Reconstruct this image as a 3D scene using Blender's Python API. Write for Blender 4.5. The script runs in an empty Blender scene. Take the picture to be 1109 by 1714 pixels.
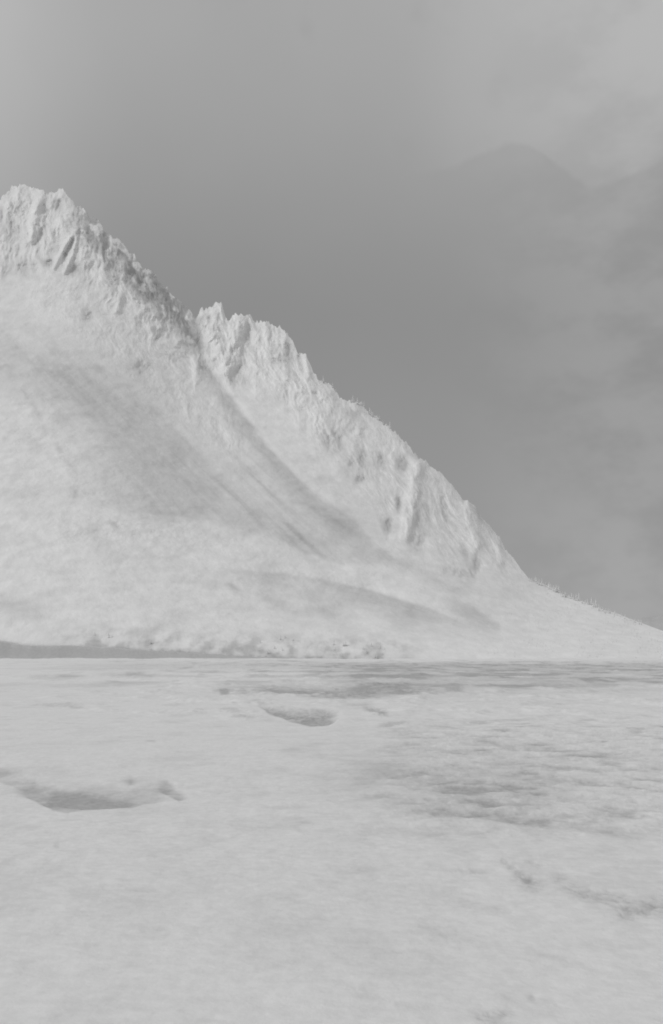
import bpy, math, random
import numpy as np

random.seed(7)
R = math.radians
S = bpy.context.scene
COL = S.collection

# ------------------------------------------------------------------ camera
W0, H0 = 1109.0, 1714.0          # proportions of the picture
FPX = 1838.0                     # focal length in those units
HORIZ = 1096.0                   # where the level line falls
EYE = 6.0                        # camera height, m (standing on a bank)
cam_d = bpy.data.cameras.new('camera')
cam = bpy.data.objects.new('camera', cam_d)
COL.objects.link(cam)
cam.location = (0, 0, EYE)
cam.rotation_euler = (R(90), 0, 0)
cam_d.sensor_fit = 'VERTICAL'
cam_d.sensor_height = 24.0
cam_d.lens = 24.0 * FPX / H0
cam_d.shift_y = (HORIZ - H0 / 2) / H0     # rising front, as on a view camera
cam_d.clip_start = 0.5
cam_d.clip_end = 60000
S.camera = cam

# ------------------------------------------------------------------ light
SUN_EL, SUN_AZ = 44.0, -108.0     # azimuth from the view direction, minus = to the left
el, az = R(SUN_EL), R(SUN_AZ)
sv = (math.cos(el) * math.sin(az), math.cos(el) * math.cos(az), math.sin(el))
sun_d = bpy.data.lights.new('sun', 'SUN')
sun_d.energy = 1.3
sun_d.angle = R(6.0)
sun_d.color = (1, 1, 1)
sun = bpy.data.objects.new('sun', sun_d)
COL.objects.link(sun)
from mathutils import Vector
sun.rotation_euler = Vector(sv).to_track_quat('Z', 'Y').to_euler()
sun.location = (-300, -100, 600)

world = bpy.data.worlds.new('World')
S.world = world
world.use_nodes = True
nt = world.node_tree
for n in list(nt.nodes):
    nt.nodes.remove(n)
N = nt.nodes.new
L = nt.links.new


def mth(tree, op, a, b=None, c=None, clamp=False):
    n = tree.nodes.new('ShaderNodeMath')
    n.operation = op
    n.use_clamp = clamp
    for i, v in enumerate((a, b, c)):
        if v is None:
            continue
        if isinstance(v, (int, float)):
            n.inputs[i].default_value = v
        else:
            tree.links.new(v, n.inputs[i])
    return n.outputs[0]


def sstep(tree, v, a, b, lo=0.0, hi=1.0):
    n = tree.nodes.new('ShaderNodeMapRange')
    n.interpolation_type = 'SMOOTHSTEP'
    tree.links.new(v, n.inputs[0])
    n.inputs[1].default_value = a
    n.inputs[2].default_value = b
    n.inputs[3].default_value = lo
    n.inputs[4].default_value = hi
    return n.outputs[0]


sky = N('ShaderNodeTexSky')
sky.sky_type = 'NISHITA'
sky.sun_disc = False
sky.sun_elevation = el
sky.sun_rotation = az
bw = N('ShaderNodeRGBToBW')
L(sky.outputs[0], bw.inputs[0])
tc = N('ShaderNodeTexCoord')
sep = N('ShaderNodeSeparateXYZ')
L(tc.outputs['Generated'], sep.inputs[0])
sx, sy, sz = sep.outputs
# the cloud veil: direction as bearing (b) and rise (e) over the horizon plane
ysafe = mth(nt, 'MAXIMUM', sy, 0.15)
bear = mth(nt, 'DIVIDE', sx, ysafe)
rise = mth(nt, 'DIVIDE', sz, ysafe)


def wnoise(scale, detail=4, rough=0.5, off=0.0, stretch=(1, 1, 1)):
    mp = N('ShaderNodeMapping')
    mp.inputs['Scale'].default_value = stretch
    mp.inputs['Location'].default_value = (off, off * .7, off * .3)
    L(tc.outputs['Generated'], mp.inputs[0])
    n = N('ShaderNodeTexNoise')
    n.inputs['Scale'].default_value = scale
    n.inputs['Detail'].default_value = detail
    n.inputs['Roughness'].default_value = rough
    L(mp.outputs[0], n.inputs['Vector'])
    return n.outputs['Fac']


# even grey overcast, thicker and paler overhead, thinner and darker low down
veil = sstep(nt, rise, 0.28, 0.60, 0.284, 0.422)
n1 = wnoise(3.0, 4, .5, 3.0)
veil = mth(nt, 'MULTIPLY', veil, sstep(nt, n1, .3, .7, .96, 1.04))
# left side a little brighter (towards the sun)
veil = mth(nt, 'ADD', veil, mth(nt, 'MULTIPLY', sstep(nt, bear, -.34, -.17, .085, 0.0), sstep(nt, wnoise(6.0, 3, .5, 57.0), .2, .7, .7, 1.1)))
# pale cloud bank rising on the right with a ragged lower edge
n2 = wnoise(11.0, 6, .6, 11.0)
edge = mth(nt, 'ADD', rise, mth(nt, 'MULTIPLY', mth(nt, 'SUBTRACT', n2, .5), .050))


def hump(c, w, a):
    q = mth(nt, 'DIVIDE', mth(nt, 'SUBTRACT', bear, c), w)
    return mth(nt, 'MULTIPLY', mth(nt, 'POWER', 2.718, mth(nt, 'MULTIPLY', mth(nt, 'MULTIPLY', q, q), -1.0)), a)


for c_, w_, a_ in ((.172, .034, -.032), (.125, .02, -.006), (.245, .03, .010), (.32, .04, -.022)):
    edge = mth(nt, 'ADD', edge, hump(c_, w_, a_))
bank = mth(nt, 'MULTIPLY', sstep(nt, edge, .4335, .4425), sstep(nt, bear, .06, .14))
veil = mth(nt, 'ADD', veil, mth(nt, 'MULTIPLY', bank, .034))
# broken pale patches low on the right
n3 = wnoise(9.0, 4, .6, 23.0, (1, 1, 1.6))
low = mth(nt, 'MULTIPLY', sstep(nt, n3, .36, .62), sstep(nt, bear, .08, .28))
veil = mth(nt, 'ADD', veil, mth(nt, 'MULTIPLY', low, .055))
veil = mth(nt, 'ADD', veil, mth(nt, 'MULTIPLY', mth(nt, 'MULTIPLY', sstep(nt, rise, .30, .02), sstep(nt, bear, .02, .25)), .035))
# small grey smudges of cloud near the top
n4 = wnoise(14.0, 3, .5, 41.0)
veil = mth(nt, 'SUBTRACT', veil, mth(nt, 'MULTIPLY', mth(nt, 'MULTIPLY', sstep(nt, n4, .60, .74), sstep(nt, rise, .42, .56)), .028))
# light of the whole cloud ceiling above
veil = mth(nt, 'MULTIPLY', veil, sstep(nt, sz, .55, .95, 1.0, .92))
sk = mth(nt, 'MULTIPLY', bw.outputs[0], 0.15)
mix = mth(nt, 'ADD', mth(nt, 'MULTIPLY', veil, .93), mth(nt, 'MULTIPLY', sk, .07))
bgn = N('ShaderNodeBackground')
L(mix, bgn.inputs['Color'])
bgn.inputs['Strength'].default_value = 1.0
wo = N('ShaderNodeOutputWorld')
L(bgn.outputs[0], wo.inputs[0])
S.view_settings.view_transform = 'Standard'
S.view_settings.look = 'None'
S.view_settings.gamma = 1
S.view_settings.exposure = -0.10
S.cycles.filter_width = 1.9
S.cycles.max_bounces = 6
S.cycles.diffuse_bounces = 3

# ------------------------------------------------------------------ noise
def _hash(ix, iy, seed):
    h = (ix.astype(np.int64) * 374761393 + iy.astype(np.int64) * 668265263 + seed * 1442695041) & 0xFFFFFFFF
    h = ((h ^ (h >> 13)) * 1274126177) & 0xFFFFFFFF
    return (h ^ (h >> 16)) & 0xFFFFFFFF


def noise(x, y, seed=0):
    ix, iy = np.floor(x), np.floor(y)
    fx, fy = x - ix, y - iy
    u = fx * fx * fx * (fx * (fx * 6 - 15) + 10)
    v = fy * fy * fy * (fy * (fy * 6 - 15) + 10)

    def g(dx, dy):
        a = _hash(ix + dx, iy + dy, seed) * (2 * math.pi / 4294967296.0)
        return np.cos(a) * (fx - dx) + np.sin(a) * (fy - dy)
    a = g(0, 0) * (1 - u) + g(1, 0) * u
    b = g(0, 1) * (1 - u) + g(1, 1) * u
    return (a * (1 - v) + b * v) * 1.45


def fbm(x, y, o=4, seed=0, gain=.5, lac=2.07):
    s = np.zeros_like(x); a = 1.0; t = 0
    for i in range(o):
        s += a * noise(x, y, seed + i * 17)
        t += a; a *= gain
        x = x * lac + 3.1; y = y * lac - 7.7
    return s / t


def ridged(x, y, o=4, seed=0, gain=.5):
    s = np.zeros_like(x); a = 1.0; t = 0
    for i in range(o):
        s += a * (1 - 2 * np.abs(noise(x, y, seed + i * 31)))
        t += a; a *= gain
        x = x * 2.03 + 5.3; y = y * 2.03 + 1.9
    return s / t


def ss(v, a, b):
    t = np.clip((v - a) / (b - a), 0, 1)
    return t * t * (3 - 2 * t)


def poly_d(px, py, pts):
    """distance to a polyline, signed (plus = right-hand/upper side), and position 0..1 along it"""
    best = np.full(px.shape, 1e9); sg = np.zeros(px.shape); tt = np.zeros(px.shape)
    n = len(pts) - 1
    for i in range(n):
        (x0, y0), (x1, y1) = pts[i], pts[i + 1]
        dx, dy = x1 - x0, y1 - y0
        t = np.clip(((px - x0) * dx + (py - y0) * dy) / (dx * dx + dy * dy), 0, 1)
        ex, ey = px - x0 - t * dx, py - y0 - t * dy
        d = np.hypot(ex, ey)
        m = d < best
        best = np.where(m, d, best)
        sg = np.where(m, np.sign(dy * ex - dx * ey), sg)
        tt = np.where(m, (i + t) / n, tt)
    return best, best * sg, tt


# ------------------------------------------------------------------ materials
def snow_material(name, snow=.80, rock=.42, b_scale=.08, b_str=.3, b_dist=1.0, rough=.75, mottle=.0, m_scale=.02, detail=6):
    m = bpy.data.materials.new(name)
    m.use_nodes = True
    t = m.node_tree
    p = t.nodes['Principled BSDF']
    p.inputs['Roughness'].default_value = rough
    p.inputs['Specular IOR Level'].default_value = .15
    co = t.nodes.new('ShaderNodeNewGeometry').outputs['Position']
    at = t.nodes.new('ShaderNodeAttribute'); at.attribute_name = 'bare_or_shade'
    nz = t.nodes.new('ShaderNodeTexNoise')
    nz.inputs['Scale'].default_value = b_scale
    nz.inputs['Detail'].default_value = detail
    nz.inputs['Roughness'].default_value = .6
    t.links.new(co, nz.inputs['Vector'])
    # patchy edge between snow and the ground and painted shade of the mask
    k = mth(t, 'ADD', at.outputs['Fac'], mth(t, 'MULTIPLY', mth(t, 'SUBTRACT', nz.outputs['Fac'], .5), mth(t, 'MULTIPLY', at.outputs['Fac'], .8)), clamp=True)
    mx = t.nodes.new('ShaderNodeMix'); mx.data_type = 'RGBA'
    t.links.new(k, mx.inputs['Factor'])
    n2 = t.nodes.new('ShaderNodeTexNoise')
    n2.inputs['Scale'].default_value = m_scale
    n2.inputs['Detail'].default_value = 5
    t.links.new(co, n2.inputs['Vector'])
    v = sstep(t, n2.outputs['Fac'], .3, .7, snow - mottle, snow + mottle * .4)
    cb = t.nodes.new('ShaderNodeCombineColor')
    for i in range(3):
        t.links.new(v, cb.inputs[i])
    t.links.new(cb.outputs[0], mx.inputs['A'])
    mx.inputs['B'].default_value = (rock, rock, rock, 1)
    t.links.new(mx.outputs['Result'], p.inputs['Base Color'])
    bp = t.nodes.new('ShaderNodeBump')
    bp.inputs['Strength'].default_value = b_str
    bp.inputs['Distance'].default_value = b_dist
    t.links.new(nz.outputs['Fac'], bp.inputs['Height'])
    t.links.new(bp.outputs[0], p.inputs['Normal'])
    return m


def plain_material(name, v, rough=.8):
    m = bpy.data.materials.new(name)
    m.use_nodes = True
    t = m.node_tree
    p = t.nodes['Principled BSDF']
    p.inputs['Roughness'].default_value = rough
    p.inputs['Specular IOR Level'].default_value = .1
    nz = t.nodes.new('ShaderNodeTexNoise'); nz.inputs['Scale'].default_value = .9; nz.inputs['Detail'].default_value = 3
    co = t.nodes.new('ShaderNodeNewGeometry').outputs['Position']
    t.links.new(co, nz.inputs['Vector'])
    r = sstep(t, nz.outputs['Fac'], .3, .7, v * .88, min(v * 1.08, .86))
    cb = t.nodes.new('ShaderNodeCombineColor')
    for i in range(3):
        t.links.new(r, cb.inputs[i])
    t.links.new(cb.outputs[0], p.inputs['Base Color'])
    return m


def grid_object(name, X, Y, Z, mat, bare_or_shade=None):
    h, w = X.shape
    co = np.stack([X, Y, Z], -1).reshape(-1, 3).astype(np.float32)
    i = np.arange(h * w).reshape(h, w)
    q = np.stack([i[:-1, :-1], i[:-1, 1:], i[1:, 1:], i[1:, :-1]], -1).reshape(-1, 4).astype(np.int32)
    me = bpy.data.meshes.new(name)
    me.vertices.add(len(co)); me.vertices.foreach_set('co', co.ravel())
    me.loops.add(q.size); me.loops.foreach_set('vertex_index', q.ravel())
    me.polygons.add(len(q))
    me.polygons.foreach_set('loop_start', np.arange(0, q.size, 4, dtype=np.int32))
    me.polygons.foreach_set('loop_total', np.full(len(q), 4, dtype=np.int32))
    me.polygons.foreach_set('use_smooth', np.ones(len(q), dtype=bool))
    me.update(); me.validate()
    at = me.attributes.new('bare_or_shade', 'FLOAT', 'POINT')
    at.data.foreach_set('value', (bare_or_shade if bare_or_shade is not None else np.zeros((h, w))).astype(np.float32).ravel())
    me.materials.append(mat)
    o = bpy.data.objects.new(name, me)
    COL.objects.link(o)
    return o


def spaced(knots):
    """concatenate (start, stop, count) runs"""
    return np.concatenate([np.linspace(a, b, n, endpoint=False) for a, b, n in knots] + [np.array([knots[-1][1]])])


# ------------------------------------------------------------------ the mountain
CREST = [(-700, 40), (-500, 130), (-300, 220), (-150, 300), (-60, 345), (-10, 345), (5, 328), (22, 312), (45, 309), (62, 316), (80, 322), (90, 318), (105, 319),
         (118, 332), (126, 345), (140, 349), (150, 362), (165, 370), (178, 392), (196, 398), (212, 418), (226, 428), (240, 448), (256, 456),
         (270, 478), (284, 488), (300, 506), (316, 516), (326, 531), (338, 517), (350, 514), (362, 507), (370, 508), (376, 528), (384, 534), (394, 525),
         (410, 524), (420, 530), (428, 540), (445, 536), (458, 542), (472, 552), (482, 560), (490, 575), (500, 594), (506, 592), (512, 590), (520, 612),
         (530, 632), (545, 642), (560, 650), (572, 668), (590, 671), (608, 678), (614, 690), (630, 698), (650, 712), (668, 728), (682, 746), (700, 766),
         (712, 770), (718, 780), (736, 790), (750, 806), (762, 818), (776, 838), (782, 836), (796, 848), (806, 866), (822, 884), (836, 900), (845, 920),
         (858, 932), (870, 950), (886, 970), (905, 976), (925, 984), (940, 994), (965, 1003), (990, 1012), (1010, 1021), (1030, 1026), (1060, 1038),
         (1085, 1047), (1109, 1056), (1150, 1068), (1250, 1082), (1500, 1094), (1800, 1100)]
cx, cy = np.array(CREST, float).T
BASE = [(-700, 1096), (-200, 1092), (0, 1082), (60, 1085), (150, 1088), (300, 1095), (450, 1101), (560, 1104), (700, 1105), (900, 1106), (1109, 1108), (1500, 1110), (1800, 1110)]
bx, by = np.array(BASE, float).T
DCR = [(-700, 3600), (0, 3250), (200, 3000), (324, 2850), (330, 3150), (500, 2950), (700, 2650), (880, 2300), (900, 2230), (1109, 2080), (1500, 2200), (1800, 2400)]
dx_, dy_ = np.array(DCR, float).T

cols = spaced([(-700, -40, 60), (-40, 1150, 1080), (1150, 1800, 60)])
NR = 760
rows = np.linspace(0, 1, NR)
PX, T = np.meshgrid(cols, rows)
cr0 = np.interp(PX, cx, cy)
# small teeth on the rocky crests
tooth = (fbm(PX / 9.0, PX * 0 + 3.3, 3, 5) * 9 + fbm(PX / 3.2, PX * 0 + 8.3, 2, 6) * 4) * (ss(PX, 880, 850)) * (1 - .55 * ss(PX, 690, 720))
cr = cr0 + tooth
ba = np.interp(PX, bx, by)
PY = ba + (cr - ba) * (T ** .92)
span = (PY - ba) / (cr0 - ba)                       # 0 foot .. 1 crest


def smooth_curve(kx, ky, width):
    q = np.arange(-1400.0, 2600.0, 4.0)
    v = np.interp(q, kx, ky)
    k = np.exp(-(np.arange(-300, 300, 4.0) / width) ** 2)
    v = np.convolve(v, k / k.sum(), 'same')
    return np.interp(PX, q, v)


dc = smooth_curve([-1400, -700, 0, 200, 330, 500, 700, 880, 1109, 1500, 2600], [4000, 3700, 3250, 3100, 3060, 2900, 2620, 2330, 2120, 2200, 2500], 70)
crs = smooth_curve([-1400, -700, -300, 0, 130, 330, 500, 700, 850, 900, 1109, 1500, 2600], [-200, 40, 220, 310, 350, 515, 590, 768, 930, 965, 1040, 1070, 1080], 60)
bas = smooth_curve(bx, by, 60)
sp = np.clip((bas - PY) / (bas - crs), 0, 1.6)
D = 1590 + (dc - 1590) * (np.sqrt(sp * sp + .0009) - .02) ** .9
DB = D.copy()
# world-like coordinates on the face, for the noise
WX = (PX - W0 / 2) / FPX * D
WZ = (HORIZ - PY) / FPX * D

bare_or_shade = np.zeros(PX.shape)  # exposed rock and thin snow, and also shade painted as tone
rel = np.zeros(PX.shape)                             # + = recessed, in metres along the view


# --- the gully that splits the two rock masses
GUL = [(296, 500), (322, 560), (346, 612), (370, 645), (410, 700), (450, 752), (500, 806), (540, 840), (590, 872), (640, 925), (700, 965)]
gd, gs, gt = poly_d(PX, PY, GUL)
gs2 = poly_d(PX, PY, GUL + [(780, 1010), (960, 1110), (1400, 1300)])[1]
gw = 11 + 27 * gt ** 1.2
gon = ss(gt, 0.0, .06) * (1 - ss(gt, .75, .995))
# everything right of the gully stands back a step; its shaded left wall is painted into the tone
right = ss(gs, -gw, gw * .4)
rel += np.where(gs > 0, 1, 0) * 0
wall = np.exp(-((gs + gw * .75) / (gw * .9)) ** 2)
floor_ = np.exp(-((gs + gw * .2) / (gw * .75)) ** 2) * np.where(gs > 0, np.exp(-(gs / (gw * .22 + 3)) ** 2), 1)
rel += gon * (floor_ * 13)
bare_or_shade += gon * floor_ * (1 - .25 * ss(gt, .55, .8)) * (.40 + .25 * fbm((WX + WZ) / 30, (WX - WZ) / 200, 3, 39))

# --- broad apron running down from the left, slight shade painted into its tone
BAND = [(-60, 565), (60, 595), (140, 650), (210, 705), (300, 785), (390, 855), (470, 905), (560, 948)]
bd, bs, bt = poly_d(PX, PY, BAND)
bw_ = np.interp(bt, [0, .25, .45, .6, .8, 1], [40, 55, 72, 66, 50, 26])
brag = fbm(WX / 260, WZ / 260, 4, 40) * 24
streak = fbm((WX + WZ * .95) / 26, (WX - WZ * .9) / 420, 4, 44)       # runs down the fall line
b1 = np.exp(-((bd + brag * .6) / bw_) ** 2 * 1.1)
core = np.exp(-(((PX - 130) / 120) ** 2 + ((PY - 655) / 55) ** 2))
bare_or_shade += b1 * (.24 + .20 * core + .22 * streak) * (1 - .35 * ss(bt, .6, 1))
bend = ss(bt, .995, .8)
rel += ss(bs + brag * .3, bw_ * .9, -bw_ * .6) * -20 * ss(bt, 0, .1) * bend
rel += b1 * 18
# the fan of fine streaks right of the apron, towards the gully
fan = ss(PX, 260, 360) * ss(PX, 660, 560) * ss(gs, 0, -30) * ss(bs, -10, 30) * bend
bare_or_shade += fan * ss(streak, .02, .5) * .20

# --- the mottled ground above the snow lobe in the centre
m2 = np.exp(-(((PX - 575) / 70) ** 2 + ((PY - 880) / 42) ** 2))
bare_or_shade += m2 * (.10 + .25 * fbm(WX / 60, WZ / 60, 3, 51))

# --- the long low moraine: bright top, flank shade painted into the tone under a sharp edge
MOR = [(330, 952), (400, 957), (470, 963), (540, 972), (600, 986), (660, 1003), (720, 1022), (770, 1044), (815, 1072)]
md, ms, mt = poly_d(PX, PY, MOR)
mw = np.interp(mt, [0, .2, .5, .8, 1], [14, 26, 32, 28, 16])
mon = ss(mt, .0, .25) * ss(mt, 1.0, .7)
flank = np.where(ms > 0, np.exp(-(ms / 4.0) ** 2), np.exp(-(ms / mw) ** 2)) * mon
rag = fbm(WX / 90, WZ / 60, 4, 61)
bare_or_shade += flank * (.32 + .34 * rag)
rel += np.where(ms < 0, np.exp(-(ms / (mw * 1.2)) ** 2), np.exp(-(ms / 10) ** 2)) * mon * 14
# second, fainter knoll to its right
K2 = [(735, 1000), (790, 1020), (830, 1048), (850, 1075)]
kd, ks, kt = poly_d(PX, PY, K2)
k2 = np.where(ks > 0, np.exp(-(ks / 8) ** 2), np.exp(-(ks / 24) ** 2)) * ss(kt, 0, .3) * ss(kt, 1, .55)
bare_or_shade += k2 * (.40 + .3 * rag)  # the knoll's grey shading is coloured in here
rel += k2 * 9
# grey wedge above the white lobe, cut by the lobe's upper edge
LOB = [(60, 838), (150, 850), (250, 862), (330, 868), (400, 886), (460, 898), (520, 935), (570, 946), (640, 948), (720, 962)]
ld, ls, lt = poly_d(PX, PY, LOB)
ledge = ls + fbm(WX / 70, WZ / 50, 4, 66) * 16
wedge = ss(ledge, -3, 7) * np.exp(-(np.clip(ledge, 0, 400) / 110) ** 2) * ss(lt, 0, .25) * ss(lt, 1, .8) * ss(gs2, 30, -4)
bare_or_shade += wedge * (.20 + .14 * ss(streak, -.3, .5) + .15 * rag)
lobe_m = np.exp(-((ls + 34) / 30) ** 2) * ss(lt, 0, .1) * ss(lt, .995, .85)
bare_or_shade *= 1 - .8 * lobe_m * ss(ms, 2, 16)
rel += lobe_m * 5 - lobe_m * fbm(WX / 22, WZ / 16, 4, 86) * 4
# mixed scrub shading the foot of the slope
foot = ss(PX, 60, 160) * ss(PX, 740, 620) * ss(PY - ba, -55, -14)
bare_or_shade += foot * ss(fbm(WX / 26, WZ / 20, 5, 67), -.25, .40) * .62
bare_or_shade += foot * ss(PY - ba, -18, -4) * .22 * ss(PX, 250, 330)
# a faint edge above the lobe, right
K3 = [(640, 930), (690, 950), (735, 975), (760, 990)]
kd, ks, kt = poly_d(PX, PY, K3)
bare_or_shade += np.exp(-(kd / 9) ** 2) * .22
# little hollow and creases on the left, their shade put into the tone
for (px_, py_, wx_, wy_, a) in [(394, 983, 13, 6, .5), (196, 880, 9, 5, .35), (30, 1010, 60, 20, .10), (470, 1010, 30, 16, .25), (560, 1030, 40, 18, .22),
                                (690, 1030, 60, 14, .14), (20, 640, 60, 26, .14), (10, 880, 70, 20, .05)]:
    g = np.exp(-(((PX - px_) / wx_) ** 2 + ((PY - py_ - (PX - px_) * .4) / wy_) ** 2))
    bare_or_shade += g * a * (1 + rag)
    rel += g * 10
for pts, w, a in [([(40, 655), (60, 682), (70, 705), (76, 724)], 3.2, .40), ([(94, 742), (108, 765), (124, 785), (130, 805), (127, 832)], 3.6, .42),
                  ([(120, 842), (136, 838), (142, 828), (160, 826)], 2.2, .22)]:
    d_, s_, t_ = poly_d(PX, PY, pts)
    g = np.exp(-(d_ / (w * 1.5)) ** 2)
    g = g * ss(fbm(WX / 30, WZ / 30, 3, 55), -.5, .3)
    bare_or_shade += g * a * .62
    rel += g * 1.5

# --- where rock stands through: summit crags and the ribbed right-hand cliff
below = PY - cr0
cragA = ss(below, 175, 60) * ss(PX, 345, 300)
cragB = ss(below, 150, 70) * ss(PX, 300, 335) * ss(PX, 600, 520)
cragC = ss(PX, 520, 600) * ss(PX, 890, 870) * ss(PY, 985, 930) * ss(gs2, 20, 90)
midA = ss(PX, -20, 120) * ss(below, 120, 170) * ss(bs, 40, 90) * ss(gs, 0, -12) * ss(PX, 440, 380)
crag = np.clip(np.maximum(np.maximum(cragA, cragB), cragC * .52), 0, 1)
lean = WX + WZ * .28                                   # ribs lean down to the left
warp = fbm(WX / 120, WZ / 120, 3, 70) * 40
r1 = ridged((lean + warp) / 130, (WZ + warp) / 330, 5, 71, .55)
r2 = ridged((lean + warp * .5) / 46, WZ / 120, 4, 75, .5)
r3 = fbm(WX / 22, WZ / 38, 3, 78)
r4 = fbm(WX / 9, WZ / 14, 3, 79)
rel -= crag * (r1 * 32 + r2 * 12 + r3 * 5 + r4 * 1.2)
rel -= midA * (r1 * 10 + r2 * 4 + r3 * 2.5 + r4 * 1.2)
lowf = np.clip(1 - crag - midA, 0, 1)
rel -= ss(bs, -20, -80) * bend * lowf * (fbm(WX / 40, WZ / 24, 4, 85) * 4)
rel -= lowf * (fbm(WX / 170, WZ / 120, 4, 81) * 10 + streak * 1.4 + fbm(WX / 30, WZ / 26, 3, 82) * 2.2)
hol = ss(-(r1 * .6 + r2 * .5) + r3 * .3, -.12, .5)
bare_or_shade += crag * hol * (.82 + .25 * cragA) + midA * hol * .34
bare_or_shade += lowf * ss(fbm(WX / 75, WZ / 50, 5, 83), -.05, .6) * .22
bare_or_shade += cragC * ss(fbm(WX / 75, WZ / 110, 4, 84), .08, .45) * .45
# dark rimed rock along the falling crest left of the notch
rim = ss(PX, 105, 150) * ss(PX, 345, 318) * ss(below, 80, 30)
rimn = ss(fbm(lean / 34, WZ / 70, 4, 88), -.25, .30)
bare_or_shade = bare_or_shade * (1 - rim) + rim * (.78 - .74 * ss(rimn * (.5 + r3 + .5 * r2), .30, .70))
# named hollows of the crags, recess shade added to the tone
for (px_, py_, wx_, wy_, a, ln) in [(116, 412, 5, 20, .75, -.45), (125, 452, 15, 10, .55, 0), (84, 442, 12, 8, .45, .4), (45, 452, 20, 14, .30, 0),
                                    (68, 395, 7, 17, .45, -.5), (100, 345, 8, 12, .4, 0), (22, 385, 14, 20, .25, 0), (205, 470, 22, 16, .35, 0),
                                    (150, 528, 10, 12, .35, 0), (260, 490, 26, 24, .45, .8), (206, 462, 12, 22, .2, 0),
                                    (414, 562, 8, 32, .45, -.1), (352, 534, 5, 8, .4, 0), (334, 575, 10, 16, .6, .3), (396, 620, 10, 12, .5, -.6), (480, 590, 16, 14, .30, 0),
                                    (505, 610, 5, 18, .35, .2), (470, 605, 20, 6, .3, .2),
                                    (608, 770, 10, 20, .50, 0), (642, 772, 12, 10, .40, 0), (676, 776, 11, 15, .42, 0), (608, 802, 10, 7, .5, 0), (590, 775, 7, 9, .3, 0),
                                    (668, 845, 6, 12, .5, 0), (649, 880, 9, 15, .55, 0), (700, 900, 16, 26, .30, 0), (800, 940, 9, 22, .4, -.1), (745, 850, 9, 25, .3, .2),
                                    (770, 960, 22, 10, .3, .5), (240, 620, 20, 16, .30, 0), (268, 560, 12, 10, .2, 0), (560, 740, 18, 18, .22, 0)]:
    M = (np.abs(PX - px_) < wx_ * 3 + wy_ * 2) & (np.abs(PY - py_) < wy_ * 3)
    px2 = PX[M] - px_ - (PY[M] - py_) * ln
    g = np.exp(-((px2 / wx_) ** 2 + ((PY[M] - py_) / wy_) ** 2) * 1.1 + r3[M] * 1.3)
    g = np.clip(g, 0, 1)
    bare_or_shade[M] += g * a * 1.05
    rel[M] += g * 13
# named bright ribs
for pts, w, a in [([(76, 312), (60, 345), (54, 385), (52, 400)], 6, 20), ([(126, 388), (104, 420), (90, 448)], 4, 16), ([(128, 395), (122, 425), (108, 455)], 3.5, 16),
                  ([(205, 440), (204, 480), (196, 520)], 6, 14), ([(185, 396), (187, 415)], 3, 6),
                  ([(405, 530), (390, 570), (382, 620)], 15, 26), ([(362, 512), (350, 545), (368, 590)], 10, 18), ([(445, 545), (452, 590)], 6, 12), ([(478, 560), (474, 590)], 5, 10),
                  ([(510, 595), (516, 632)], 5, 12), ([(700, 780), (692, 830), (680, 895)], 11, 24), ([(784, 842), (786, 880), (800, 910)], 10, 18), ([(832, 905), (838, 940)], 7, 12),
                  ([(545, 660), (560, 690), (600, 720)], 12, 14)]:
    qa = np.array(pts)
    M = (PX > qa[:, 0].min() - 3 * w) & (PX < qa[:, 0].max() + 3 * w) & (PY > qa[:, 1].min() - 3 * w) & (PY < qa[:, 1].max() + 3 * w)
    d_, s_, t_ = poly_d(PX[M], PY[M], pts)
    g = np.exp(-(d_ / w) ** 2 + r3[M] * .6)
    g = np.clip(g, 0, 1)
    rel[M] -= g * a * .8
    bare_or_shade[M] *= 1 - .85 * g
# wooded spur at right and the open slopes stay clean
clean = ss(PX, 840, 880)
bare_or_shade *= 1 - .8 * clean
bare_or_shade = np.clip(bare_or_shade, 0, .95)
edge_f = ss(span, 1.0, .97) * ss(T, 0, .03)
D2 = D + rel * (.35 + .65 * ss(span, 1.02, .96)) * ss(T, 0, .05)
MX = (PX - W0 / 2) / FPX * D2
MY = D2
MZ = EYE + (HORIZ - PY) / FPX * D2
# far side: the crest row repeated outwards and down
bk = []
for k, (dd, fall) in enumerate([(12, .04), (60, .10), (220, .3), (600, .62), (1100, .95), (1500, 1.03)]):
    top = MZ[-1]
    sc = 1 + dd / D2[-1]
    jag = fbm(MX[-1] / 60, np.full(MX.shape[1], k * 9.1), 3, 90 + k) * 14
    bk.append((MX[-1] * sc, MY[-1] + dd, top * (1 - fall) + jag * min(1, fall * 3) - (8 if fall > 1 else 0)))
# near side: skirt into the ground
sk0 = (MX[0], MY[0] - 6, np.full(MX.shape[1], -6.0))
X = np.vstack([sk0[0][None], MX] + [b[0][None] for b in bk])
Y = np.vstack([sk0[1][None], MY] + [b[1][None] for b in bk])
Z = np.vstack([sk0[2][None], MZ] + [b[2][None] for b in bk])
B = np.vstack([bare_or_shade[:1], bare_or_shade] + [bare_or_shade[-1:] * .8] * len(bk))
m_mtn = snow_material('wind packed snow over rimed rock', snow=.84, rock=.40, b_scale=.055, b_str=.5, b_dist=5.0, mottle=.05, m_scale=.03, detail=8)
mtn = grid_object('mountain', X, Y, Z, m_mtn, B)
mtn['kind'] = 'structure'


def face_at(px, py):
    """point of the mountain face seen at px, py"""
    c = int(np.argmin(np.abs(cols - px)))
    r = int(np.argmin(np.abs(PY[:, c] - py)))
    return MX[r, c], MY[r, c], MZ[r, c]


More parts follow.
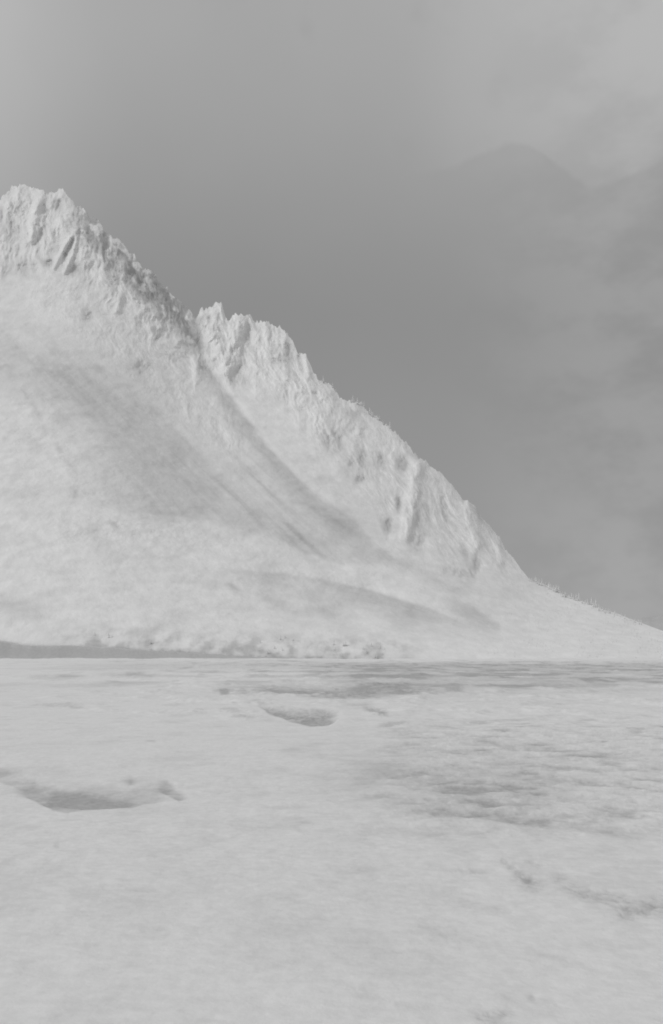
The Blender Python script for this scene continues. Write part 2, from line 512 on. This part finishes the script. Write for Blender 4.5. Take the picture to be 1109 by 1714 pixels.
# ------------------------------------------------------------------ snowfield
s_cols = spaced([(-9, -1.2, 40), (-1.2, -.33, 60), (-.33, .33, 860), (.33, 1.2, 60), (1.2, 9, 40)])
py_rows = np.concatenate([np.linspace(1760, 1220, 520, endpoint=False), np.linspace(1220, 1103.8, 420)])
y_near = np.array([-900, -400, -150, -60, -25, -8, 0, 4, 7, 9.5, 11.5, 13, 14.5])
y_mid = EYE * FPX / (py_rows - HORIZ)
y_mid = y_mid[y_mid > 15.2]
y_far = np.array([1450, 1500, 1560, 1640, 1800, 2200, 3000, 4200, 6000, 9000, 14000, 22000, 32000.0])
yy = np.concatenate([y_near, y_mid, y_far[y_far > y_mid[-1] + 10]])
SX, GY = np.meshgrid(s_cols, yy)
GX = SX * np.maximum(np.abs(GY), 60 * ss(-GY, -25, 0) + 14)
GX = np.where(GY < 14.0, SX * 60 * (1 - GY.clip(-900, 14) / 14 * (1 - 14 / 60.0)).clip(0, 20), GX) if True else GX
gpx = W0 / 2 + GX / np.maximum(GY, 10) * FPX
gpy = HORIZ + EYE * FPX / np.maximum(GY, 10)


def gpt(px, py):
    d = EYE * FPX / (py - HORIZ)
    return ((px - W0 / 2) / FPX * d, d)


near = ss(GY, 160, 60)
far_fade = ss(GY, 1500, 900)
inside = ss(np.abs(GY), 2500, 1200)
gz = np.zeros(GX.shape); gb = np.zeros(GX.shape)
# long wind drifts
wz = fbm(GX / 8, GY / 11, 5, 101)
gz += wz * .10 * near
gz += fbm(GX / 70, GY / 40, 4, 104) * .35 * ss(GY, 15, 60) * far_fade
gz += fbm(GX / 240, GY / 120, 4, 109) * 1.0 * ss(GY, 80, 300) * far_fade
# sastrugi field, right of centre at 30-90 m, low sharp ridges running across
sas = ss(gpx, 520, 760) * ss(gpy, 1180, 1235) * ss(gpy, 1440, 1360)
sas = np.maximum(sas, .25 * ss(gpy, 1130, 1160) * ss(gpy, 1700, 1400))
rg = ridged((GX + GY * .12) / 4.4, (GY - GX * .16) / 4.2, 5, 111, .58)
gz += sas * rg * .20
rg2 = ridged((GX + GY * .05) / 1.7, (GY - GX * .22) / 1.9, 4, 113, .55)
gz += sas * rg2 * .06
gz += near * ridged((GX + GY * .1) / 1.3, (GY - GX * .2) / 1.6, 4, 151, .6) * .014 * ss(gpy, 1215, 1300)
gz += ss(GY, 650, 1100) * ss(GY, 1600, 1500) * (fbm(GX / 60, GY / 260, 4, 153) * 3.4 + .6)
gz += fbm(GX / 1.6, GY / .9, 3, 115) * .02 * near
patch = fbm(GX / 4.2, GY / 4.6, 5, 118, .6)
mot = fbm(GX / .9, GY / 1.9, 5, 155, .62)
gb += ss(mot, -.1, .6) * .13 * ss(gpy, 1220, 1300)
mot2 = fbm(GX / 3.5, GY / 6.5, 5, 157, .6)
gb += ss(mot2, -.05, .5) * .12 * ss(gpy, 1180, 1240)
# hummocky crust farther out
hum = fbm(GX / 7, GY / 11, 4, 131)
hz = ss(gpy, 1235, 1170) * ss(gpy, 1105, 1110)
gz += hz * ss(hum, -.1, .7) * .55 * (.5 + .5 * ss(gpx, 0, 400))
hum2 = ridged((GX + GY * .1) / 11, (GY - GX * .08) / 12, 4, 134, .55)
gz += ss(gpx, 480, 760) * ss(gpy, 1300, 1200) * ss(gpy, 1108, 1125) * hum2 * .28
tex = fbm((GX) / 3.0, GY / 7.0, 5, 137, .6)
gb += ss(tex, -.05, .6) * .16 * ss(gpy, 1130, 1180) * (.35 + .65 * ss(gpx, 350, 800))
mark = fbm(GX / 12, GY / 55, 4, 140)
gb += ss(gpy, 1180, 1140) * ss(gpy, 1105, 1110) * ss(mark, .02, .42) * .42 * (.45 + .55 * ss(gpx, 150, 420))
gb += sas * (.16 + .68 * ss(patch, -.10, .45)) * ss(rg, .8, .1) + sas * .22 * ss(rg2, .5, -.1)
blob = np.exp(-(((gpx - 800) / 170) ** 2 + ((gpy - 1330) / 55) ** 2))
gb += blob * (.20 + .24 * ss(patch, -.3, .4))
blob = np.exp(-(((gpx - 640) / 130) ** 2 + ((gpy - 1290) / 60) ** 2))
gb += blob * (.10 + .16 * ss(mot2, -.2, .4))
# far plain: scoured grey strips (bare ice and brush), thin bright drifts between them
strip = fbm(GX / 95, GY / 60, 4, 121)
strip2 = fbm(GX / 26, GY / 24, 4, 124)
farz = ss(gpy, 1172, 1140) * ss(gpy, 1104.5, 1107)
gb += farz * ss(strip + strip2 * .6, .02, .45) * .40 * ss(gpx, -50, 250)
rs = ss(gpx, 470, 640) * ss(gpy, 1107, 1113) * ss(gpy, 1176, 1130)
gb += rs * (.50 + .45 * mark + .3 * strip2) * (1 - .35 * ss(gpx, 880, 1109))
rs2 = ss(gpx, 620, 900) * ss(gpy, 1215, 1140) * ss(gpy, 1110, 1130)
gb += rs2 * ss(strip2, -.2, .5) * .25
gb += ss(gpx, 100, 200) * ss(gpx, 800, 500) * np.exp(-((gpy - 1116) / 6) ** 2) * .22
# individual scoured patches and hollows: px, py, half-width, half-height, depth of tone, real depth m
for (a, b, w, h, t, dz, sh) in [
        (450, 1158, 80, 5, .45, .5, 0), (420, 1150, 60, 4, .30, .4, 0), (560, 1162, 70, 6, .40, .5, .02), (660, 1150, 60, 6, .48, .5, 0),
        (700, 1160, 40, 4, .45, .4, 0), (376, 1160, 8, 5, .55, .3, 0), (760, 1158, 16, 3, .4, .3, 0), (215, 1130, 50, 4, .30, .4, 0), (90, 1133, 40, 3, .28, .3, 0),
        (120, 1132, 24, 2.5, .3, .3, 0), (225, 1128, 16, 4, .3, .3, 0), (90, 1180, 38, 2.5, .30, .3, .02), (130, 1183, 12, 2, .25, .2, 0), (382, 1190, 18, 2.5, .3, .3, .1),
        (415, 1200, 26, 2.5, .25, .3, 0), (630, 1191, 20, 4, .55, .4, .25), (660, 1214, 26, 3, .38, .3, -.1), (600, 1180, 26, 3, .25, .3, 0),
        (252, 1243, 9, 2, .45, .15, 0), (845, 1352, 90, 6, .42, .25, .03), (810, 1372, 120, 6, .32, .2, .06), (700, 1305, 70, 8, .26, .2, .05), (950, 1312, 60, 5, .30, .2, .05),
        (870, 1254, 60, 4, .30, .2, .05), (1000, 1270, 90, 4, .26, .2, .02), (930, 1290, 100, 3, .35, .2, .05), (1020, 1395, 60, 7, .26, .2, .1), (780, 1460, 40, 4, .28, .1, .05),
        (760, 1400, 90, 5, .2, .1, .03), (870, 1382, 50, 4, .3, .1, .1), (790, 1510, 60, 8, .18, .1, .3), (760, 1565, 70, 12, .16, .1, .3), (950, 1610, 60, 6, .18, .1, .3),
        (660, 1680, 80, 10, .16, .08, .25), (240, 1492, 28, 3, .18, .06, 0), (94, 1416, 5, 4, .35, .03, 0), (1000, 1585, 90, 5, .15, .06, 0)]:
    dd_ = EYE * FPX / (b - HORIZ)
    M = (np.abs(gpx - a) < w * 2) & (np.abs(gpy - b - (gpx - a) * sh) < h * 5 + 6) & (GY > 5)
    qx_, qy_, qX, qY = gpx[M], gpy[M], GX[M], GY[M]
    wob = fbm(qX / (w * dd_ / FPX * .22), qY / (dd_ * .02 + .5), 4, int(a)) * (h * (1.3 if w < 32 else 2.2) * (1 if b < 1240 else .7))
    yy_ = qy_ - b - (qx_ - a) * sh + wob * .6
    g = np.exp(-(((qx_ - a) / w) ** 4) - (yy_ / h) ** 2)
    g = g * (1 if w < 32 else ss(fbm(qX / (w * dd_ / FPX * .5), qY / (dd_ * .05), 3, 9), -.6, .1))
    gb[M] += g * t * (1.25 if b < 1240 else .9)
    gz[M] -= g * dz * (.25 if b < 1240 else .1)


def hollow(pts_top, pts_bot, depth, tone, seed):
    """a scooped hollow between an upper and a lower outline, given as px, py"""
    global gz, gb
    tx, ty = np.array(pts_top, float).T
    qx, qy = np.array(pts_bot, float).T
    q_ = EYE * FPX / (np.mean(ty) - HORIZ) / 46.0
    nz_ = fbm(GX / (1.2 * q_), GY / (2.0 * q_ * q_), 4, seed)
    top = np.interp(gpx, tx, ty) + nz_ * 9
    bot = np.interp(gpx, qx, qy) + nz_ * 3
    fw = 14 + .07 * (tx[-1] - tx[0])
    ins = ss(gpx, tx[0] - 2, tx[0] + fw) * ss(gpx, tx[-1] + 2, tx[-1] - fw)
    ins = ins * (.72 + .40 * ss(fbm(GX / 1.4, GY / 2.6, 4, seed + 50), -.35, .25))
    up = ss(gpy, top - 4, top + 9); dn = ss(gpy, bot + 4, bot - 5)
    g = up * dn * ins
    gb += g * tone * 1.3 * (1 + nz_ * .9)  # shade of the hollow painted as tone, the dip itself kept shallow
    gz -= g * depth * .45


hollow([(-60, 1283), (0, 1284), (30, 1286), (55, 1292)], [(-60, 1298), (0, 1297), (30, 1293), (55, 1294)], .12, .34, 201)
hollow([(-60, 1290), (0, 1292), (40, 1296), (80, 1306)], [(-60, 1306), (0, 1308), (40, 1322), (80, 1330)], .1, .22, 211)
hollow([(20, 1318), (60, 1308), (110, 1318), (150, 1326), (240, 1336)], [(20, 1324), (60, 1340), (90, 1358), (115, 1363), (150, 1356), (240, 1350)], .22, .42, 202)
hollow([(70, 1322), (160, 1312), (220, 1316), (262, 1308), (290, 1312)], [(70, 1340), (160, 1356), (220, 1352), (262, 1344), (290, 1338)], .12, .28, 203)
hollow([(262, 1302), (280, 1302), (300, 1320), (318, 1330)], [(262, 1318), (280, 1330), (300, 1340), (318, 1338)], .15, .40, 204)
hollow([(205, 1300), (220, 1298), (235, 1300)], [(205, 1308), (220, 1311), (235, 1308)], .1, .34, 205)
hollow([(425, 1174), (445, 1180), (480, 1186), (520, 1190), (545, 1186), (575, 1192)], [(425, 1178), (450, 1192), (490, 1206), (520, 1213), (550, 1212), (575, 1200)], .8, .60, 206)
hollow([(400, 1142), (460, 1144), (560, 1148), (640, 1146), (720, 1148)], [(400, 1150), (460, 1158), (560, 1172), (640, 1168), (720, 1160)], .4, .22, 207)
# a chain of old sunken tracks crossing the near snow at the right
for (a, b, r_, t) in [(846, 1444, 5, .2), (858, 1452, 7, .3), (868, 1462, 8, .38), (878, 1472, 9, .44), (893, 1480, 13, .44), (940, 1474, 8, .36), (958, 1490, 9, .30), (978, 1496, 11, .42),
                      (1000, 1502, 10, .36), (1022, 1504, 12, .42), (1042, 1512, 11, .36), (1062, 1520, 13, .36), (1085, 1520, 12, .3), (1108, 1514, 14, .3), (1052, 1532, 12, .24), (1130, 1520, 16, .3),
                      (890, 1444, 6, .14), (903, 1450, 6, .12), (830, 1706, 14, .34), (852, 1694, 9, .26), (810, 1700, 12, .22), (892, 1671, 6, .22)]:
    r_ = r_ * 1.35
    M = (np.abs(gpx - a) < r_ * 4) & (np.abs(gpy - b) < r_ * 3) & (GY > 5)
    nz_ = fbm(GX[M] / .30, GY[M] / .45, 3, 77) * 1.6
    g = np.exp(-((gpx[M] - a) / r_) ** 2 - ((gpy[M] - b) / (r_ * .72)) ** 2 + nz_)
    gb[M] += np.clip(g, 0, 1) * t * .8
    gz[M] -= np.clip(g, 0, 1) * .03
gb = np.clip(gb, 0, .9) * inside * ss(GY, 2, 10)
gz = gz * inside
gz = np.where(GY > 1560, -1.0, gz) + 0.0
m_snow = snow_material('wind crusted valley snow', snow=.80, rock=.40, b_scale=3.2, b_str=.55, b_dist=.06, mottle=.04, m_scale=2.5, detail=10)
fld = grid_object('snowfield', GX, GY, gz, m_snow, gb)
fld['kind'] = 'structure'

# ------------------------------------------------------------------ river bluff under the slope, left
BL = [(-900, 1050), (-400, 1058), (-60, 1066), (0, 1073), (20, 1078), (60, 1081), (110, 1080), (150, 1082), (210, 1086), (280, 1090), (340, 1094), (420, 1099), (500, 1102), (560, 1103.4)]
ux, uy = np.array(BL, float).T
bc = np.linspace(-900, 600, 900)
btop = EYE + (HORIZ - np.interp(bc, ux, uy)) / FPX * 1562
btop = btop + fbm(bc / 22, bc * 0 + 2, 3, 301) * .9
prof = [(0, -.8), (1.0, 0.0), (5.0, .35), (8.0, .7), (10.5, .93), (14, 1.0), (60, 1.02)]
X, Y, Z, B = [], [], [], []
wob = fbm(bc / 90, bc * 0, 3, 303) * 3
for k, (dy, f) in enumerate(prof):
    yk = 1552 + dy + wob * (1 if k < 6 else 0)
    X.append((bc - W0 / 2) / FPX * (1560 + dy * 0)); Y.append(yk)
    z = btop * f if f > 0 else np.full(bc.shape, f)
    if k == 6:
        z = btop * 1.0 - .3
    Z.append(z + (fbm(bc / 6, bc * 0 + k * 3.7, 2, 305) * .5 if 1 < k < 6 else 0))
    B.append(np.full(bc.shape, .85 if k < 5 else (.5 if k == 5 else .1)))
m_bluff = snow_material('snow dusted gravel bank', snow=.72, rock=.47, b_scale=.35, b_str=.3, b_dist=.5, mottle=.05, m_scale=.1)
bl = grid_object('river_bank', np.array(X), np.array(Y), np.array(Z), m_bluff, np.array(B))
bl['kind'] = 'structure'

# ------------------------------------------------------------------ distant hill at the far right
hc = np.linspace(980, 1700, 240)
ht = np.interp(hc, [980, 1040, 1062, 1085, 1109, 1180, 1300, 1700], [1096, 1050, 1038, 1032, 1028, 1012, 1000, 1030]) + fbm(hc / 30, hc * 0, 4, 401) * 4
X, Y, Z = [], [], []
for k, (dd, f) in enumerate([(0, 0), (500, .18), (1000, .4), (1500, .62), (2000, .82), (2400, .96), (2700, 1.0), (3300, .8), (4200, .3), (5000, -.02)]):
    dk = 8000 + dd
    z = (HORIZ - ht) / FPX * 10700 * f * (1 + .0) + fbm(hc / 22, hc * 0 + k * 2.2, 4, 410) * 22 * (1 if 0 < k < 9 and k != 6 else .2)
    X.append((hc - W0 / 2) / FPX * dk); Y.append(np.full(hc.shape, dk)); Z.append(z - (3 if f <= 0 else 0))
m_hill = snow_material('far wooded hill', snow=.52, rock=.45, b_scale=.01, b_str=.4, b_dist=8, mottle=.05, m_scale=.004)
dh = grid_object('distant_hill', np.array(X), np.array(Y), np.array(Z), m_hill, np.full((10, 240), .4))
dh['kind'] = 'structure'

# ------------------------------------------------------------------ frosted conifers
m_frost = plain_material('hoar frosted needles', .86)
m_grey = plain_material('grey needles under thin frost', .82)
m_bark = plain_material('rimed bark', .55)


def crown_mesh(name, h, r, seed, mat):
    """tiers of drooping ragged boughs round the stem; one mesh"""
    rr = random.Random(seed)
    vs, fs = [], []
    n_t = 8
    for k in range(n_t):
        f = k / (n_t - 1)
        z0 = h * (.10 + .86 * f)
        rad = r * (1 - f) ** .85 + r * .07
        nb = 9 - int(f * 4)
        ph = rr.random() * 6.28
        top = len(vs); vs.append((rr.uniform(-.03, .03) * r, rr.uniform(-.03, .03) * r, z0 + h * .13))
        ring = []
        for b in range(nb * 2):
            a = ph + b * math.pi / nb
            q = rad * (rr.uniform(.8, 1.15) if b % 2 == 0 else rr.uniform(.42, .6))
            dz = -h * .035 * (1 if b % 2 == 0 else -.3) + rr.uniform(-.012, .012) * h
            ring.append(len(vs)); vs.append((q * math.cos(a), q * math.sin(a), z0 + dz))
        under = len(vs); vs.append((0, 0, z0 + h * .05))
        for b in range(len(ring)):
            c = ring[(b + 1) % len(ring)]
            fs.append((top, ring[b], c)); fs.append((under, c, ring[b]))
    me = bpy.data.meshes.new(name)
    me.from_pydata(vs, [], fs)
    me.materials.append(mat)
    me.update()
    return me


def trunk_mesh(name, h, r):
    vs, fs = [], []
    for k, (z, q) in enumerate([(-.08 * h, 1.2), (.2 * h, 1), (.6 * h, .6), (.97 * h, .15)]):
        for a in range(6):
            t = a * math.pi / 3
            vs.append((r * q * math.cos(t), r * q * math.sin(t), z))
    for k in range(3):
        for a in range(6):
            fs.append((k * 6 + a, k * 6 + (a + 1) % 6, k * 6 + 6 + (a + 1) % 6, k * 6 + 6 + a))
    me = bpy.data.meshes.new(name)
    me.from_pydata(vs, [], fs); me.materials.append(m_bark); me.update()
    return me


def make_tree(seed, mat):
    root = bpy.data.objects.new('frosted_conifer', None)
    COL.objects.link(root)
    root.empty_display_size = .5
    c = bpy.data.objects.new('crown', crown_mesh('crown', 10, 1.75, seed, mat)); COL.objects.link(c); c.parent = root
    t = bpy.data.objects.new('trunk', trunk_mesh('trunk', 10, .16)); COL.objects.link(t); t.parent = root
    root['category'] = 'tree'
    return root


proto = [make_tree(s, m_frost) for s in (1, 2, 3)] + [make_tree(s, m_grey) for s in (4, 5)]
used = [False] * 5


def place_tree(p, kind, height, label, group):
    if not used[kind]:
        o = proto[kind]; used[kind] = True
    else:
        o = proto[kind].copy(); COL.objects.link(o)
        for ch in proto[kind].children:
            d = ch.copy(); COL.objects.link(d); d.parent = o
    o.location = p
    o.rotation_euler = (random.uniform(-.04, .04), random.uniform(-.04, .04), random.uniform(0, 6.28))
    s = height / 10
    w = s * random.uniform(.8, 1.25) * (1.7 if kind > 2 else 1)
    o.scale = (w, w, s)
    o['label'] = label; o['group'] = group
    return o


# along the crest of the low spur at right
x = 886
while x < 1075:
    py = np.interp(x, cx, cy)
    for _ in range(1):
        p = face_at(x, py + random.uniform(.5, 5))
        hgt = random.choice([7, 8, 9, 11, 13, 16]) * (1.0 if x < 1010 else .6)
        place_tree((p[0], p[1], p[2] - .6), random.choice([0, 1, 2]), hgt,
                   'white frosted conifer on the right spur skyline, ' + ('upper end below the cliff' if x < 925 else 'ragged middle stretch' if x < 1000 else 'thin lower end near the distant hill'), 'frosted conifers along the right spur crest')
    x += random.uniform(1.2, 3.0)
# sparse ones on the cliff shoulder
for x in (587, 590, 593, 598, 606, 609, 619, 621, 623, 626, 631, 634, 637, 641, 646, 652, 541, 548, 556, 562):
    p = face_at(x, np.interp(x, cx, cy) + random.uniform(0, 4))
    place_tree((p[0], p[1], p[2] - .6), random.choice([0, 1, 2]), random.uniform(8, 20),
               'small frosted conifer standing on the shoulder halfway down the cliff skyline', 'frosted conifers on the cliff shoulder')
# grey ones in clumps at the slope foot
clumps = [(172, 1074, 14, 4), (262, 1080, 14, 3), (440, 1090, 26, 5), (478, 1082, 16, 5), (560, 1090, 16, 6), (572, 1088, 8, 4), (614, 1086, 9, 5), (632, 1094, 14, 6)]
for (a, b, w, n) in clumps:
    for _ in range(n):
        x = a + random.gauss(0, w * .5); y = b + random.uniform(-14, 12)
        y = min(y, np.interp(x, bx, by) - 1)
        p = face_at(x, y)
        place_tree((p[0], p[1], p[2] - .5), random.choice([3, 4, 3, 0]), random.uniform(4, 8),
                   'small pale conifer at the slope foot, ' + ('sparse clump above the middle of the grey bank' if a < 200 else 'above the tapering end of the grey bank' if a < 400 else 'just right of the grey bank' if a < 560 else 'below the long grey moraine'), 'frosted conifers at the slope foot')

# wood covering the low spur and the foot of the slope beyond the single trees: one mass
rr = np.random.RandomState(5)
base_me = crown_mesh('wood_source', 10, 1.9, 9, m_frost)
bv = np.array([v.co[:] for v in base_me.vertices]); bf = np.array([p.vertices[:] for p in base_me.polygons])
bpy.data.meshes.remove(base_me)
V, F = [], []
n = 0
wn = lambda a, b: float(noise(np.array([a / 26.0]), np.array([b / 16.0]), 500)[0])
while n < 700:
    x = rr.uniform(760, 1180)
    top = np.interp(x, cx, cy) + 5; bot = np.interp(x, bx, by) - 2
    if x < 890:
        top = max(top, 1010)
    y = rr.uniform(top, bot)
    if rr.rand() > (ss(np.array([x]), 780, 900)[0] * .9 + .05):
        continue
    if wn(x, y) < rr.uniform(-.3, .4):
        continue
    p = face_at(x, y)
    s = rr.uniform(.16, .34); a = rr.uniform(0, 6.28)
    q = bv * s
    q = np.stack([q[:, 0] * math.cos(a) - q[:, 1] * math.sin(a), q[:, 0] * math.sin(a) + q[:, 1] * math.cos(a), q[:, 2]], -1)
    F.append(bf + n * len(bv)); V.append(q + np.array([p[0], p[1], p[2] - .8])); n += 1
V = np.vstack(V).astype(np.float32); F = np.vstack(F).astype(np.int32)
me = bpy.data.meshes.new('frosted_wood')
me.vertices.add(len(V)); me.vertices.foreach_set('co', V.ravel())
me.loops.add(F.size); me.loops.foreach_set('vertex_index', F.ravel())
me.polygons.add(len(F))
me.polygons.foreach_set('loop_start', np.arange(0, F.size, 3, dtype=np.int32))
me.polygons.foreach_set('loop_total', np.full(len(F), 3, dtype=np.int32))
me.update(); me.materials.append(m_frost)
wood = bpy.data.objects.new('frosted_wood', me); COL.objects.link(wood)
wood['kind'] = 'stuff'; wood['category'] = 'forest'
wood['label'] = 'white frosted conifer wood covering the low spur at the right'
